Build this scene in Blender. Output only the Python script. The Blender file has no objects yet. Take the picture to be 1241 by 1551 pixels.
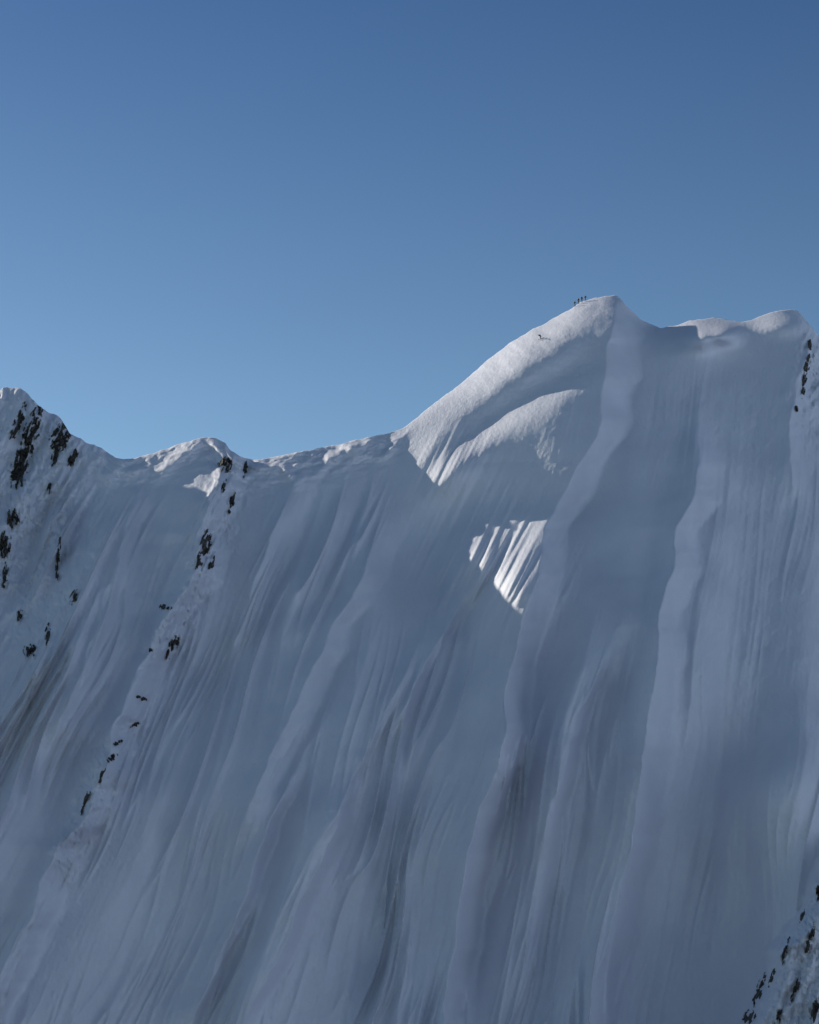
import bpy, bmesh, math, numpy as np
from mathutils import Vector, Matrix
scene=bpy.context.scene
scene.view_settings.view_transform='Standard'; scene.view_settings.look='None'; scene.view_settings.exposure=0
# ---------------------------------------------------------------- noise
def _h(ix,iy,s):
    n=(ix.astype(np.int64)*374761393+iy.astype(np.int64)*668265263+s*974634777)&0x7fffffff
    n=((n^(n>>13))*1274126177)&0x7fffffff
    n=((n^(n>>16))*2246822519)&0x7fffffff
    return (n^(n>>15))/float(0x7fffffff)
def pn(x,y,s=0):
    ix=np.floor(x);iy=np.floor(y);fx=x-ix;fy=y-iy
    ux=fx*fx*fx*(fx*(fx*6-15)+10);uy=fy*fy*fy*(fy*(fy*6-15)+10)
    def g(a,b):
        t=_h(ix+a,iy+b,s)*2*np.pi
        return np.cos(t)*(fx-a)+np.sin(t)*(fy-b)
    return ((g(0,0)*(1-ux)+g(1,0)*ux)*(1-uy)+(g(0,1)*(1-ux)+g(1,1)*ux)*uy)*1.5
def fbm(x,y,s=0,o=4,p=.5):
    r=0;a=1
    for i in range(o):
        r=r+a*pn(x,y,s+i*17);x=x*2.03;y=y*2.03;a*=p
    return r
def sst(a,b,t):
    t=np.clip((t-a)/(b-a),0,1);return t*t*(3-2*t)
def gs(x,y,cx,cy,rx,ry,ang=0):
    c,s=math.cos(math.radians(ang)),math.sin(math.radians(ang))
    u=(x-cx)*c+(y-cy)*s;v=-(x-cx)*s+(y-cy)*c
    return np.exp(-(u/rx)**2-(v/ry)**2)
# ---------------------------------------------------------------- ridge line in image coordinates (pixel units, 1 unit ~ 0.155 m)
PITCH=math.radians(15);F=0.5/math.tan(math.radians(13.5));C=0.70
RX=[-900,-650,-400,-200,-60,0,12,38,55,75,90,105,130,155,178,205,240,270,300,325,342,348,365,385,420,465,500,540,580,610,640,670,700,735,770,800,830,860,880,905,930,940,955,975,1000,1020,1045,1060,1080,1100,1125,1150,1175,1195,1212,1225,1241,1300,1400,1600,1850,2150]
RY=[700,600,650,560,600,592,586,590,612,625,630,655,670,680,695,694,684,673,664,662,670,682,692,697,691,682,676,666,658,650,625,602,580,548,522,502,488,470,458,450,447,452,470,487,496,494,486,484,481,484,488,480,471,468,473,490,510,560,600,540,640,620]
_fx=np.arange(-900,2151,1.0);_fy=np.interp(_fx,RX,RY)
def smooth(a,sg):
    n=int(sg*3);k=np.exp(-.5*(np.arange(-n,n+1)/sg)**2);k/=k.sum()
    return np.convolve(np.pad(a,n,mode='edge'),k,'valid')
_fy=smooth(_fy,2.5);_fs=smooth(_fy,16)
_fy=_fy+fbm(_fx/23,_fx*0,5,3)*1.6*(1+1.5*(_fx<170))
def ridge(x): return np.interp(x,_fx,_fy)
def rib(X,Y,pts,wid,amp,decay,fade=60,wob=6,seed=0,mode='saw'):
    p=np.array(pts,float);px=np.interp(Y,p[:,1],p[:,0])
    px=px+wob*fbm(Y/70,Y*0+seed*3.3,seed+40,3)
    w=np.interp(Y,p[:,1],wid) if hasattr(wid,'__len__') else wid
    t=X-px
    w=w*(1+.25*pn(Y/60,Y*0+seed,seed+90))
    if mode=='saw':      # rises gently from the left to a sharp crest, falls away on the right
        prof=np.where(t<0,np.exp(np.minimum(t,0)/decay),1-sst(0,1,.25+.75*t/w)+sst(0,1,.25)*(1-np.clip(t/w,0,1)))
    elif mode=='drop':   # a step down to the right of the line, recovering slowly
        prof=-(sst(0,1,.25+.75*t/w)-sst(0,1,.25))/(1-sst(0,1,.25))*(t>0)*np.exp(-np.maximum(t-w,0)/decay)
    else: prof=sst(0,1,t/w)*np.exp(-np.maximum(t-w,0)/decay)
    y0,y1=p[0,1],p[-1,1]
    return amp*prof*sst(y0-fade*.2,y0+fade,Y)*(1-sst(y1-fade,y1+fade*.3,Y))
def flow(X,Y):
    dy=np.clip(Y-700,-250,1700);a=-0.56;b=.00038
    return (X-a*dy)/(1+b*dy)
def rough(X,Y):
    m=gs(X,Y,30,760,110,230)+.6*gs(X,Y,345,740,28,70,12)+.9*gs(X,Y,305,850,28,70,20)+.9*gs(X,Y,255,960,32,60,30)+.8*gs(X,Y,150,1180,40,140,25)+.5*gs(X,Y,100,1300,30,40)
    m=m+.9*gs(X,Y,1235,560,22,90)+1.2*sst(0,30,X-np.interp(Y,[1260,1390,1440,1490,1551,1900],[1250,1195,1155,1150,1115,950]))*sst(1230,1290,Y)
    return np.clip(m,0,1)
def disp(X,Y):
    R=ridge(X);w=Y-R;wsm=np.maximum(Y-np.interp(X,_fx,_fs),-6)
    q=flow(X,Y);dy=Y-700
    d=np.zeros_like(X)
    butt=sst(540,600,X)*(1-sst(880,1050,Y))*(1-sst(940,1000,X))
    d+=(5*pn(q/330,dy/900,1)*sst(-50,150,w)+6*pn(q/120,dy/700,2)*sst(60,260,w))*(1-.85*butt)
    # flutes
    amt=1.2*sst(20,160,w)*(.45+.95*sst(-.4,.5,pn(q/170,dy/480,77)))
    amt=amt*(1-.97*butt)
    lft=1-sst(820,980,X)*(.45+.25*(1-sst(850,1150,Y)))
    wq=q+16*pn(q/90,dy/240,3)
    f=pn(wq/48,dy/560,4);d+=4.3*amt*lft*f
    f2=1-np.abs(pn(wq/28,dy/420,6))*2;d+=2.0*amt*lft**2*np.clip(f2,0,1)**3*1.5*sst(-.3,.5,pn(q/90,dy/380,16))
    f3=1-np.abs(pn(wq/17+7,dy/260,26))*2.2;d+=.85*amt*lft**2*np.clip(f3,0,1)**3*1.5*sst(-.2,.4,pn(q/70,dy/260,27))
    d+=.34*amt*pn(wq/11,dy/200,7)*sst(-.4,.4,pn(q/60,dy/200,17))+.09*amt*pn(wq/4,dy/120,8)
    # wind-packed drift texture, small and irregular, running across the fall line
    d+=.22*sst(30,120,w)*fbm(X/34+Y/90,Y/42,140,4,.55)*(1-.6*butt)
    # named ribs
    d+=rib(X,Y,[(936,440),(932,490),(921,520),(916,570),(908,630),(900,665),(872,715),(845,765),(830,800),(815,870),(795,930),(780,980),(766,1050),(768,1110),(750,1165),(718,1260),(695,1370),(672,1550),(640,1750)],
        [54,54,54,50,48,46,44,42,40,40,40,40,40,40,40,44,44,44,44],10,190,40,5,1,'drop')
    d+=rib(X,Y,[(810,900),(795,930),(780,980),(766,1050),(768,1110),(750,1165),(718,1260),(695,1370),(672,1550),(640,1750)],42,8,80,90,5,1)
    d+=rib(X,Y,[(1066,600),(1055,700),(1048,760),(1025,800),(1018,860),(1000,920),(992,1000),(985,1080),(975,1170),(955,1280),(925,1400),(890,1551),(820,1800)],44,11,90,160,5,2)
    d+=rib(X,Y,[(1216,475),(1220,540),(1205,600),(1198,640),(1200,760)],24,4,50,60,6,3)
    d+=rib(X,Y,[(945,930),(880,1080),(845,1200),(800,1320)],28,5,45,90,6,4)
    d+=rib(X,Y,[(332,680),(320,760),(296,860),(240,960),(195,1040),(150,1190),(95,1280),(30,1420),(-60,1600)],46,12,80,90,10,5)
    d+=rib(X,Y,[(215,730),(175,850),(130,1000),(70,1150)],30,6,45,80,6,6)
    d+=rib(X,Y,[(590,780),(530,905),(475,1010),(430,1100),(385,1200),(350,1300)],40,8,70,110,6,7)
    d+=rib(X,Y,[(455,1140),(405,1250),(370,1350),(320,1480),(270,1600)],22,6.5,45,80,5,8)
    d+=rib(X,Y,[(545,1180),(485,1300),(430,1430),(370,1551)],24,6.5,45,80,5,9)
    d+=rib(X,Y,[(640,960),(575,1100),(520,1210),(480,1290)],14,4,25,80,5,10)
    d+=rib(X,Y,[(715,880),(640,1020),(585,1120)],14,3.6,25,60,5,11)
    d+=rib(X,Y,[(455,730),(420,790),(385,880),(340,1000)],34,5,50,90,6,12)
    d+=rib(X,Y,[(1256,1240),(1200,1390),(1158,1440),(1150,1490),(1115,1551),(950,1900)],36,14,300,60,9,13,'wall')
    d+=-6*gs(X,Y,1110,1130,60,110,30)+6*gs(X,Y,1190,1190,110,60,-35)-6*gs(X,Y,1120,1450,140,200)
    d+=14*sst(960,1300,X)*sst(850,1300,Y)+5*sst(1060,1210,X)*(1-sst(1210,1300,X))
    d-=18*sst(1050,1650,Y)
    # buttress below the summit
    bx=np.interp(Y,[450,600,655,715,770,880,920,1100,1300],[570,590,610,640,668,700,712,700,600])
    bw=np.interp(Y,[600,700,780,900,1000],[300,290,200,200,260])
    d+=18*sst(0,1,(X-bx+30)/bw)*(1-.8*sst(900,1400,Y))*(1-sst(950,1300,X))
    d+=3.5*gs(X,Y,800,1100,170,260,15)
    # hollow under the shoulder, then bulges that stand out into the sun
    sh=sst(600,680,X)*(1-sst(850,960,X))
    d+=-4.5*sh*np.exp(-((wsm-94)/30)**2)
    st=pn((X+.5*Y)/17,(Y-.5*X)/260,33)+.5*pn((X+.5*Y)/7,(Y-.5*X)/160,34)
    d+=7.0*gs(X,Y,682,702,84,42,-38)+2.5*gs(X,Y,675,705,40,40)
    d+=-4.5*gs(X,Y,815,765,70,42,-15)
    d+=12.5*gs(X,Y,780,896,50,62,25)+9*gs(X,Y,716,848,34,56,20)
    d+=3*gs(X,Y,782,1112,30,50,15)
    d+=(1.7*gs(X,Y,745,850,90,85)+.8*gs(X,Y,680,690,60,32,-35))*st
    # crest rounding
    sm=sst(610,760,X)*(1-sst(900,1130,X))
    A=2.5+14*sm+1.5*pn(X/60,X*0,50)*(1-sm)
    W=12+19*sm
    wc=wsm*sst(580,640,X)+np.maximum(w,0)*(1-sst(580,640,X))
    d-=A*np.exp(-wc/W)
    d+=.8*sm*fbm(X/50,Y/30,58,3)*np.exp(-w/60)
    # cornice rolls
    cn=(1-sst(560,640,X))*sst(110,170,X)
    lip=24+26*pn(X/70,X*0+.3,51)+8*pn(X/19,X*0,52)
    d+=cn*(1.6+1.8*pn(X/50,X*0,53))*np.exp(-((w-lip)/(10+6*pn(X/80,X*0,54)))**2)
    d+=cn*1.5*fbm(X/34,w/16,55,3)*np.exp(-(w/45)**2)
    d+=7*gs(X,Y,1095,508,24,14)+6*gs(X,Y,1062,514,20,18)+3.5*gs(X,Y,1190,494,40,16)
    r=rough(X,Y)
    d+=r*(2.2*fbm((X+.4*Y)/26,Y/60,60,4,.55)+1.2*np.abs(fbm(X/10,Y/18,61,3)))
    d+=.03*fbm(X/6,Y/6,70,3)
    return d
def P(X,Y,extra=0):
    """world position of the face at image pixel coordinates"""
    d=disp(X,Y)+extra
    a=(X-620.5)/1551.;b=(775.5-Y)/1551.
    dx=a/F;dz=b/F
    vy=math.cos(PITCH)-dz*math.sin(PITCH);vz=math.sin(PITCH)+dz*math.cos(PITCH)
    y0=483.;z0=129.4
    t=(y0-z0*C-d)/(vy-vz*C)
    return np.stack([dx*t,vy*t,vz*t],-1)
def grid_mesh(name,V,mat,smooth=True):
    nr,nc=V.shape[:2]
    me=bpy.data.meshes.new(name)
    me.vertices.add(nr*nc);me.vertices.foreach_set('co',V.reshape(-1).astype(np.float32))
    i=np.arange(nr*nc).reshape(nr,nc)
    q=np.stack([i[:-1,:-1],i[1:,:-1],i[1:,1:],i[:-1,1:]],-1).reshape(-1,4)
    n=len(q);me.loops.add(n*4);me.loops.foreach_set('vertex_index',q.reshape(-1).astype(np.int32))
    me.polygons.add(n);me.polygons.foreach_set('loop_start',np.arange(0,n*4,4,dtype=np.int32))
    me.polygons.foreach_set('use_smooth',np.full(n,smooth))
    me.update(calc_edges=True)
    me.materials.append(mat)
    o=bpy.data.objects.new(name,me);scene.collection.objects.link(o);return o
# ---------------------------------------------------------------- materials
def nodes(name):
    m=bpy.data.materials.new(name);m.use_nodes=True;nt=m.node_tree
    return m,nt,nt.nodes['Principled BSDF']
def snow_mat(name,scale=1,c0=(.61,.62,.71,1),c1=(.70,.71,.79,1)):
    m,nt,b=nodes(name);L=nt.links
    tc=nt.nodes.new('ShaderNodeTexCoord')
    n1=nt.nodes.new('ShaderNodeTexNoise');n1.inputs['Scale'].default_value=.06*scale;n1.inputs['Detail'].default_value=6
    L.new(tc.outputs['Object'],n1.inputs['Vector'])
    cr=nt.nodes.new('ShaderNodeValToRGB');cr.color_ramp.elements[0].position=.3;cr.color_ramp.elements[1].position=.7
    cr.color_ramp.elements[0].color=c0;cr.color_ramp.elements[1].color=c1
    L.new(n1.outputs['Fac'],cr.inputs['Fac']);L.new(cr.outputs['Color'],b.inputs['Base Color'])
    b.inputs['Roughness'].default_value=.65;b.inputs['Specular IOR Level'].default_value=.25
    n2=nt.nodes.new('ShaderNodeTexNoise');n2.inputs['Scale'].default_value=1.3*scale;n2.inputs['Detail'].default_value=8;n2.inputs['Roughness'].default_value=.65
    mp=nt.nodes.new('ShaderNodeMapping');mp.inputs['Scale'].default_value=(1,.5,.5);mp.inputs['Rotation'].default_value=(0,math.radians(20),0)
    L.new(tc.outputs['Object'],mp.inputs['Vector']);L.new(mp.outputs['Vector'],n2.inputs['Vector'])
    bp=nt.nodes.new('ShaderNodeBump');bp.inputs['Strength'].default_value=.55;bp.inputs['Distance'].default_value=.35
    L.new(n2.outputs['Fac'],bp.inputs['Height']);L.new(bp.outputs['Normal'],b.inputs['Normal'])
    return m
SNOW=snow_mat('snow')
ROCK,nt,b=nodes('rock')
tc=nt.nodes.new('ShaderNodeTexCoord');n=nt.nodes.new('ShaderNodeTexNoise');n.inputs['Scale'].default_value=1.2;n.inputs['Detail'].default_value=8
nt.links.new(tc.outputs['Object'],n.inputs['Vector'])
cr=nt.nodes.new('ShaderNodeValToRGB');cr.color_ramp.elements[0].position=.35;cr.color_ramp.elements[1].position=.75
cr.color_ramp.elements[0].color=(.02,.019,.018,1);cr.color_ramp.elements[1].color=(.12,.10,.08,1)
nt.links.new(n.outputs['Fac'],cr.inputs['Fac']);nt.links.new(cr.outputs['Color'],b.inputs['Base Color']);b.inputs['Roughness'].default_value=.9
def plain(name,c,r=.7):
    m,nt,b=nodes(name)
    n=nt.nodes.new('ShaderNodeTexNoise');n.inputs['Scale'].default_value=12
    mx=nt.nodes.new('ShaderNodeMix');mx.data_type='RGBA'
    mx.inputs[6].default_value=(*c,1);mx.inputs[7].default_value=(c[0]*1.4,c[1]*1.4,c[2]*1.4,1)
    nt.links.new(n.outputs['Fac'],mx.inputs[0]);nt.links.new(mx.outputs[2],b.inputs['Base Color'])
    b.inputs['Roughness'].default_value=r;return m
# ---------------------------------------------------------------- mountain
xs=np.concatenate([np.arange(-900,-40,12.),np.arange(-40,1281,1.6),np.arange(1290,2150,12.)])
ws=np.concatenate([np.arange(0,60,1.0),np.arange(60,1110,1.6),np.arange(1110,1700,14.)])
Xg,Wg=np.meshgrid(xs,ws);Yg=ridge(Xg)+Wg
V=P(Xg,Yg)
top=V[0]
bt=np.array([.3,.8,1.6,3,5,8,12,18,26,36,50,70,100,140,190,250,320,420])
B=np.zeros((len(bt),len(xs),3))
for i,t in enumerate(bt[::-1]):
    B[i]=top;B[i,:,1]+=t
    B[i,:,2]-=t*.72-1.2*(1-math.exp(-t/2.))-5*pn(xs/60,xs*0+t/30,88)*min(1,t/30)
V=np.concatenate([B,V],0)
grid_mesh('snow_mountain',V,SNOW)
# valley floor
g=np.concatenate([-np.geomspace(20000,200,30),np.linspace(-180,180,19),np.geomspace(200,20000,30)])
gx,gy=np.meshgrid(g,g);gy=gy+300
gz=-72+3*fbm(gx/200,gy/200,99,3)
grid_mesh('valley_ground',np.stack([gx,gy,gz],-1)[:, ::-1],snow_mat('valley_dark',.3,(.06,.075,.10,1),(.16,.20,.27,1)))  # unseen floor, toned dark to cut light bounced up at the face
# unseen range added behind the viewer to bounce sunlight onto the shaded face
th=np.radians(np.linspace(85,165,180));rr_=np.linspace(700,1700,90)
T,Rr=np.meshgrid(th,rr_)
u=(Rr-700)/1000
h=-75+ (600+130*fbm(T*4,T*0,120,3))*sst(0,.75,u)*(1-.7*sst(.72,1.1,u))*np.sin(np.clip((T-th[0])/(th[-1]-th[0]),0,1)*np.pi)**.35
h+=45*fbm(T*14,Rr/220,121,5)*sst(0,.2,u)
grid_mesh('bounce_mountain',np.stack([Rr*np.sin(T),480+Rr*np.cos(T),h],-1)[:, ::-1],snow_mat('bounce_snow',.1,(.42,.53,.70,1),(.60,.72,.88,1)))
# ---------------------------------------------------------------- rocks
rocks=[(42,672,11,54,18),(28,640,6,28,20),(28,715,12,24,10),(92,662,14,20,25),(84,690,5,15,20),(111,692,6,16,20),(20,785,9,13,0),(6,825,11,18,0),(112,904,5,12,20),(88,850,3,34,5),(45,985,9,9,0),(72,960,4,15,10),(30,930,4,9,10),(8,870,4,18,5),(62,620,4,8,10),(75,740,3,8,10),
(341,704,10,11,20),(352,760,4,16,15),(372,712,3,13,10),(340,735,3,10,15),(312,824,8,22,20),(303,850,5,13,20),(322,852,4,10,20),(264,975,7,12,20),(255,992,3,8,10),(228,985,4,3,0),(250,920,10,4,10),
(215,1058,10,3,20),(205,1098,8,3,-20),(178,1125,9,3,-30),(170,1148,9,4,-35),(155,1175,4,11,20),(128,1215,4,20,22),
(1222,560,4,22,8),(1217,590,3,12,10),(1206,618,3,7,0),(1226,520,3,10,-10),
(1190,1440,3,20,15),(1150,1500,5,26,20),(1135,1540,10,10,20),(1228,1420,4,22,15),(1205,1500,4,18,20),(1235,1530,6,18,15),(1180,1540,4,14,20),(1215,1385,3,12,20),(1240,1350,4,14,10),(1170,1480,3,14,20),
(-60,700,20,60,15),(-150,800,30,80,10),(1300,1450,20,60,15),(1290,600,12,40,10)]
for i,(cx,cy,rx,ry,an) in enumerate(rocks):
    st=.6 if rx<20 else 3
    n1=int(rx*5/st);n2=int(ry*4.4/st)
    U,Vv=np.meshgrid(np.linspace(-2.4*rx,2.4*rx,max(n1,12)),np.linspace(-2.2*ry,2.2*ry,max(n2,12)))
    a=math.radians(an);c,s=math.cos(a),math.sin(a)
    X=cx+U*c-Vv*s;Y=cy+U*s+Vv*c
    Y=np.maximum(Y,ridge(X)+1)
    m=np.exp(-(U/rx)**2-(Vv/ry)**2)
    h=(m-.5)*2.6+2.4*fbm(U/4.5,Vv/13,200+i,4,.6)
    h=np.minimum(h,.8+.7*fbm(U/3,Vv/8,300+i,3))
    h=h-4*(1-sst(.02,.3,m))
    grid_mesh('rock_outcrop',P(X,Y,h),ROCK,False)
# ---------------------------------------------------------------- people
JK=plain('jacket_fabric',(.02,.022,.03));JR=plain('jacket_rust',(.10,.03,.02));PT=plain('trouser_fabric',(.015,.016,.02))
SKN=plain('skin',(.45,.28,.2),.5);HLM=plain('helmet_shell',(.03,.03,.035),.4);SKI=plain('ski_laminate',(.03,.03,.04),.3);GOG=plain('goggle_lens',(.02,.03,.06),.1)
def person(name,loc,yaw,J,jacket,skis=False,lean=0):
    emp=bpy.data.objects.new(name,None);scene.collection.objects.link(emp)
    names=list(J);idx={k:i for i,k in enumerate(names)}
    E=[('pelvis','waist'),('waist','chest'),('chest','neck'),('neck','head'),('head','crown'),
       ('chest','shL'),('shL','elL'),('elL','wrL'),('wrL','haL'),('chest','shR'),('shR','elR'),('elR','wrR'),('wrR','haR'),
       ('pelvis','hiL'),('hiL','knL'),('knL','anL'),('anL','toL'),('pelvis','hiR'),('hiR','knR'),('knR','anR'),('anR','toR')]
    rad=dict(pelvis=.15,waist=.135,chest=.165,neck=.065,head=.105,crown=.07,sh=.08,el=.055,wr=.04,ha=.04,hi=.10,kn=.07,an=.055,to=.05)
    vs=[Vector(J[k]) for k in names];ed=[(idx[a],idx[b]) for a,b in E];rr=[rad.get(k,rad.get(k[:2])) for k in names]
    for sd in 'LR':   # gloved fingers
        hnd=Vector(J['ha'+sd]);dr=(hnd-Vector(J['wr'+sd])).normalized()
        sdv=dr.cross(Vector((0,0,1)));sdv=sdv.normalized() if sdv.length>.1 else Vector((0,1,0))
        for f,(o,l) in enumerate([(-.033,.06),(-.011,.075),(.011,.07),(.033,.055),(-.055,.03)]):
            vs+= [hnd+sdv*o+dr*.035,hnd+sdv*o+dr*(.035+l)+Vector((0,0,-.015))];k=len(vs)
            rr+=[.010,.009];ed+=[(idx['ha'+sd],k-2),(k-2,k-1)]
    me=bpy.data.meshes.new('body');me.from_pydata([tuple(v) for v in vs],ed,[])
    o=bpy.data.objects.new('body',me);scene.collection.objects.link(o);o.parent=emp
    sk=o.modifiers.new('skin','SKIN');sk.use_smooth_shade=True
    for i,v in enumerate(me.skin_vertices[0].data): v.radius=(rr[i],rr[i]);v.use_root=(i==0)
    ss=o.modifiers.new('sub','SUBSURF');ss.levels=1;ss.render_levels=1
    dg=bpy.context.evaluated_depsgraph_get();m2=bpy.data.meshes.new_from_object(o.evaluated_get(dg))
    o.modifiers.clear();o.data=m2;m2.materials.clear()
    for m in (jacket,PT,SKN,HLM): m2.materials.append(m)
    hd=Vector(J['head'])
    def near(es,c): return min((c-Vector(J[a]).lerp(Vector(J[b]),t)).length for a,b in es for t in (.1,.5,.9))
    for p in m2.polygons:
        c=p.center;ds=(c-hd).length
        if ds<.2 and c.z>J['neck'][2]: p.material_index=2 if (c.x-hd.x)>.02 and c.z<hd.z+.04 else 3
        else: p.material_index=1 if near(E[13:],c)<near(E[:13],c) else 0
        p.use_smooth=True
    def part(nm,bm,mat):
        me=bpy.data.meshes.new(nm);bm.to_mesh(me);bm.free();me.materials.append(mat)
        q=bpy.data.objects.new(nm,me);scene.collection.objects.link(q);q.parent=emp
    bm=bmesh.new();bmesh.ops.create_uvsphere(bm,u_segments=12,v_segments=8,radius=.07);bmesh.ops.scale(bm,vec=(.5,1.1,.55),verts=bm.verts);bmesh.ops.translate(bm,vec=hd+Vector((.085,0,.03)),verts=bm.verts);part('goggles',bm,GOG)
    bm=bmesh.new();bmesh.ops.create_cone(bm,segments=6,radius1=.02,radius2=.008,depth=.04,cap_ends=True);bmesh.ops.translate(bm,vec=hd+Vector((.115,0,-.02)),verts=bm.verts);part('nose',bm,SKN)
    bm=bmesh.new();bmesh.ops.create_cube(bm,size=1);bmesh.ops.scale(bm,vec=(.2,.3,.45),verts=bm.verts);bmesh.ops.bevel(bm,geom=bm.edges[:],offset=.06,segments=2,affect='EDGES')
    bmesh.ops.translate(bm,vec=Vector(J['chest'])+Vector((-.2,0,-.05)),verts=bm.verts);part('backpack',bm,jacket)
    if skis:
        for sd in 'LR':
            an=Vector(J['an'+sd]);bm=bmesh.new();pr=None
            for i in range(13):
                x=-.85+i*.145;wd=.055+.02*abs(i-6)/6 if i<12 else .02;z=.0 if i<11 else .05*(i-10)
                r=[bm.verts.new((x+an.x,an.y+s*wd,z+an.z-.11+h)) for s,h in ((-1,0),(1,0),(1,.03),(-1,.03))]
                if pr:
                    for j in range(4): bm.faces.new((pr[j],pr[(j+1)%4],r[(j+1)%4],r[j]))
                else: bm.faces.new(r)
                pr=r
            bm.faces.new(pr[::-1]);bmesh.ops.recalc_face_normals(bm,faces=bm.faces[:])
            part('ski',bm,SKI)
        for sd in 'LR':
            h=Vector(J['ha'+sd]);tip=h+Vector((-.45,.25 if sd=='L' else -.25,-.75));v=tip-h
            bm=bmesh.new();bmesh.ops.create_cone(bm,segments=8,radius1=.014,radius2=.018,depth=v.length+.15,cap_ends=True)
            bmesh.ops.transform(bm,matrix=Matrix.Translation((h+tip)/2)@v.to_track_quat('Z','Y').to_matrix().to_4x4(),verts=bm.verts);part('ski_pole',bm,SKI)
    emp.location=loc;emp.rotation_euler=(0,lean,yaw)
stand=dict(pelvis=(0,0,.95),waist=(.01,0,1.1),chest=(.03,0,1.33),neck=(.04,0,1.52),head=(.06,0,1.66),crown=(.05,0,1.75),
 shL=(.03,.19,1.42),elL=(.0,.29,1.15),wrL=(.14,.3,.95),haL=(.18,.29,.9),shR=(.03,-.19,1.42),elR=(-.02,-.28,1.14),wrR=(.1,-.28,.92),haR=(.14,-.27,.86),
 hiL=(0,.1,.9),knL=(.05,.13,.5),anL=(0,.14,.09),toL=(.17,.16,.05),hiR=(0,-.1,.9),knR=(.03,-.13,.5),anR=(-.05,-.14,.09),toR=(.12,-.16,.05))
walk=dict(stand,knL=(.2,.12,.55),anL=(.2,.12,.12),toL=(.37,.13,.08),knR=(-.05,-.12,.5),anR=(-.3,-.13,.12),toR=(-.15,-.14,.05),elL=(-.12,.27,1.18),wrL=(-.02,.3,.98),haL=(.02,.3,.92),elR=(.15,-.27,1.18),wrR=(.34,-.28,1.05),haR=(.4,-.28,1.03))
crouch=dict(pelvis=(-.15,0,.66),waist=(-.06,0,.80),chest=(.1,0,.99),neck=(.2,0,1.14),head=(.26,0,1.26),crown=(.25,0,1.35),
 shL=(.12,.2,1.08),elL=(.3,.45,.95),wrL=(.55,.55,1.0),haL=(.61,.57,1.0),shR=(.12,-.2,1.08),elR=(-.15,-.45,.95),wrR=(-.4,-.6,1.0),haR=(-.46,-.62,1.0),
 hiL=(-.13,.11,.64),knL=(.2,.2,.46),anL=(0,.22,.13),toL=(.17,.22,.09),hiR=(-.13,-.11,.64),knR=(.18,-.2,.46),anR=(-.02,-.22,.13),toR=(.15,-.22,.09))
def at(px,w): 
    x=np.array([float(px)]);return Vector(P(x,ridge(x)+w)[0])
for px,w,J,yaw,mt in [(871,1,walk,.3,JK),(876.5,1,stand,2.4,JR),(881.5,1,stand,-1,JK),(887,1,walk,.4,JK)]:
    person('mountaineer',at(px,w)-Vector((0,0,.05)),yaw,J,mt)
sp=Vector(P(np.array([820.]),np.array([514.]))[0])
person('skier',sp+Vector((0,-.25,.05)),math.radians(190),crouch,JK,True,0.4)
# ---------------------------------------------------------------- light
EL=math.radians(30);AZ=math.radians(-50)
s=Vector((math.sin(AZ)*math.cos(EL),math.cos(AZ)*math.cos(EL),math.sin(EL)))
ld=bpy.data.lights.new('sun','SUN');ld.energy=5;ld.angle=math.radians(.5);ld.color=(1,.93,.81)
lo=bpy.data.objects.new('sun',ld);scene.collection.objects.link(lo);lo.rotation_euler=s.to_track_quat('Z','Y').to_euler()
w=bpy.data.worlds.new('World');scene.world=w;w.use_nodes=True;nt=w.node_tree
sky=nt.nodes.new('ShaderNodeTexSky');sky.sky_type='NISHITA';sky.sun_disc=False;sky.sun_elevation=EL;sky.sun_rotation=AZ
sky.altitude=2500;sky.air_density=1.0;sky.dust_density=1.0;sky.ozone_density=1.4
gm=nt.nodes.new('ShaderNodeGamma');gm.inputs['Gamma'].default_value=1.3
mu=nt.nodes.new('ShaderNodeMix');mu.data_type='RGBA';mu.blend_type='MULTIPLY';mu.inputs[0].default_value=1
tc=nt.nodes.new('ShaderNodeTexCoord');sx=nt.nodes.new('ShaderNodeSeparateXYZ');cr=nt.nodes.new('ShaderNodeValToRGB')
nt.links.new(tc.outputs['Generated'],sx.inputs[0]);nt.links.new(sx.outputs['Z'],cr.inputs['Fac'])
cr.color_ramp.elements[0].position=.20;cr.color_ramp.elements[0].color=(1.0,.94,.70,1)
cr.color_ramp.elements[1].position=.49;cr.color_ramp.elements[1].color=(.42,.52,.54,1)
bg=nt.nodes['Background'];bg.inputs['Strength'].default_value=.10
nt.links.new(sky.outputs['Color'],gm.inputs['Color']);nt.links.new(gm.outputs[0],mu.inputs[6]);nt.links.new(cr.outputs['Color'],mu.inputs[7]);nt.links.new(mu.outputs[2],bg.inputs['Color'])
# ---------------------------------------------------------------- camera
cd=bpy.data.cameras.new('camera');co=bpy.data.objects.new('camera',cd);scene.collection.objects.link(co)
cd.sensor_fit='VERTICAL';cd.sensor_height=24;cd.lens=24*F;cd.clip_end=60000;cd.clip_start=1
co.rotation_euler=(math.pi/2+PITCH,0,0);scene.camera=co
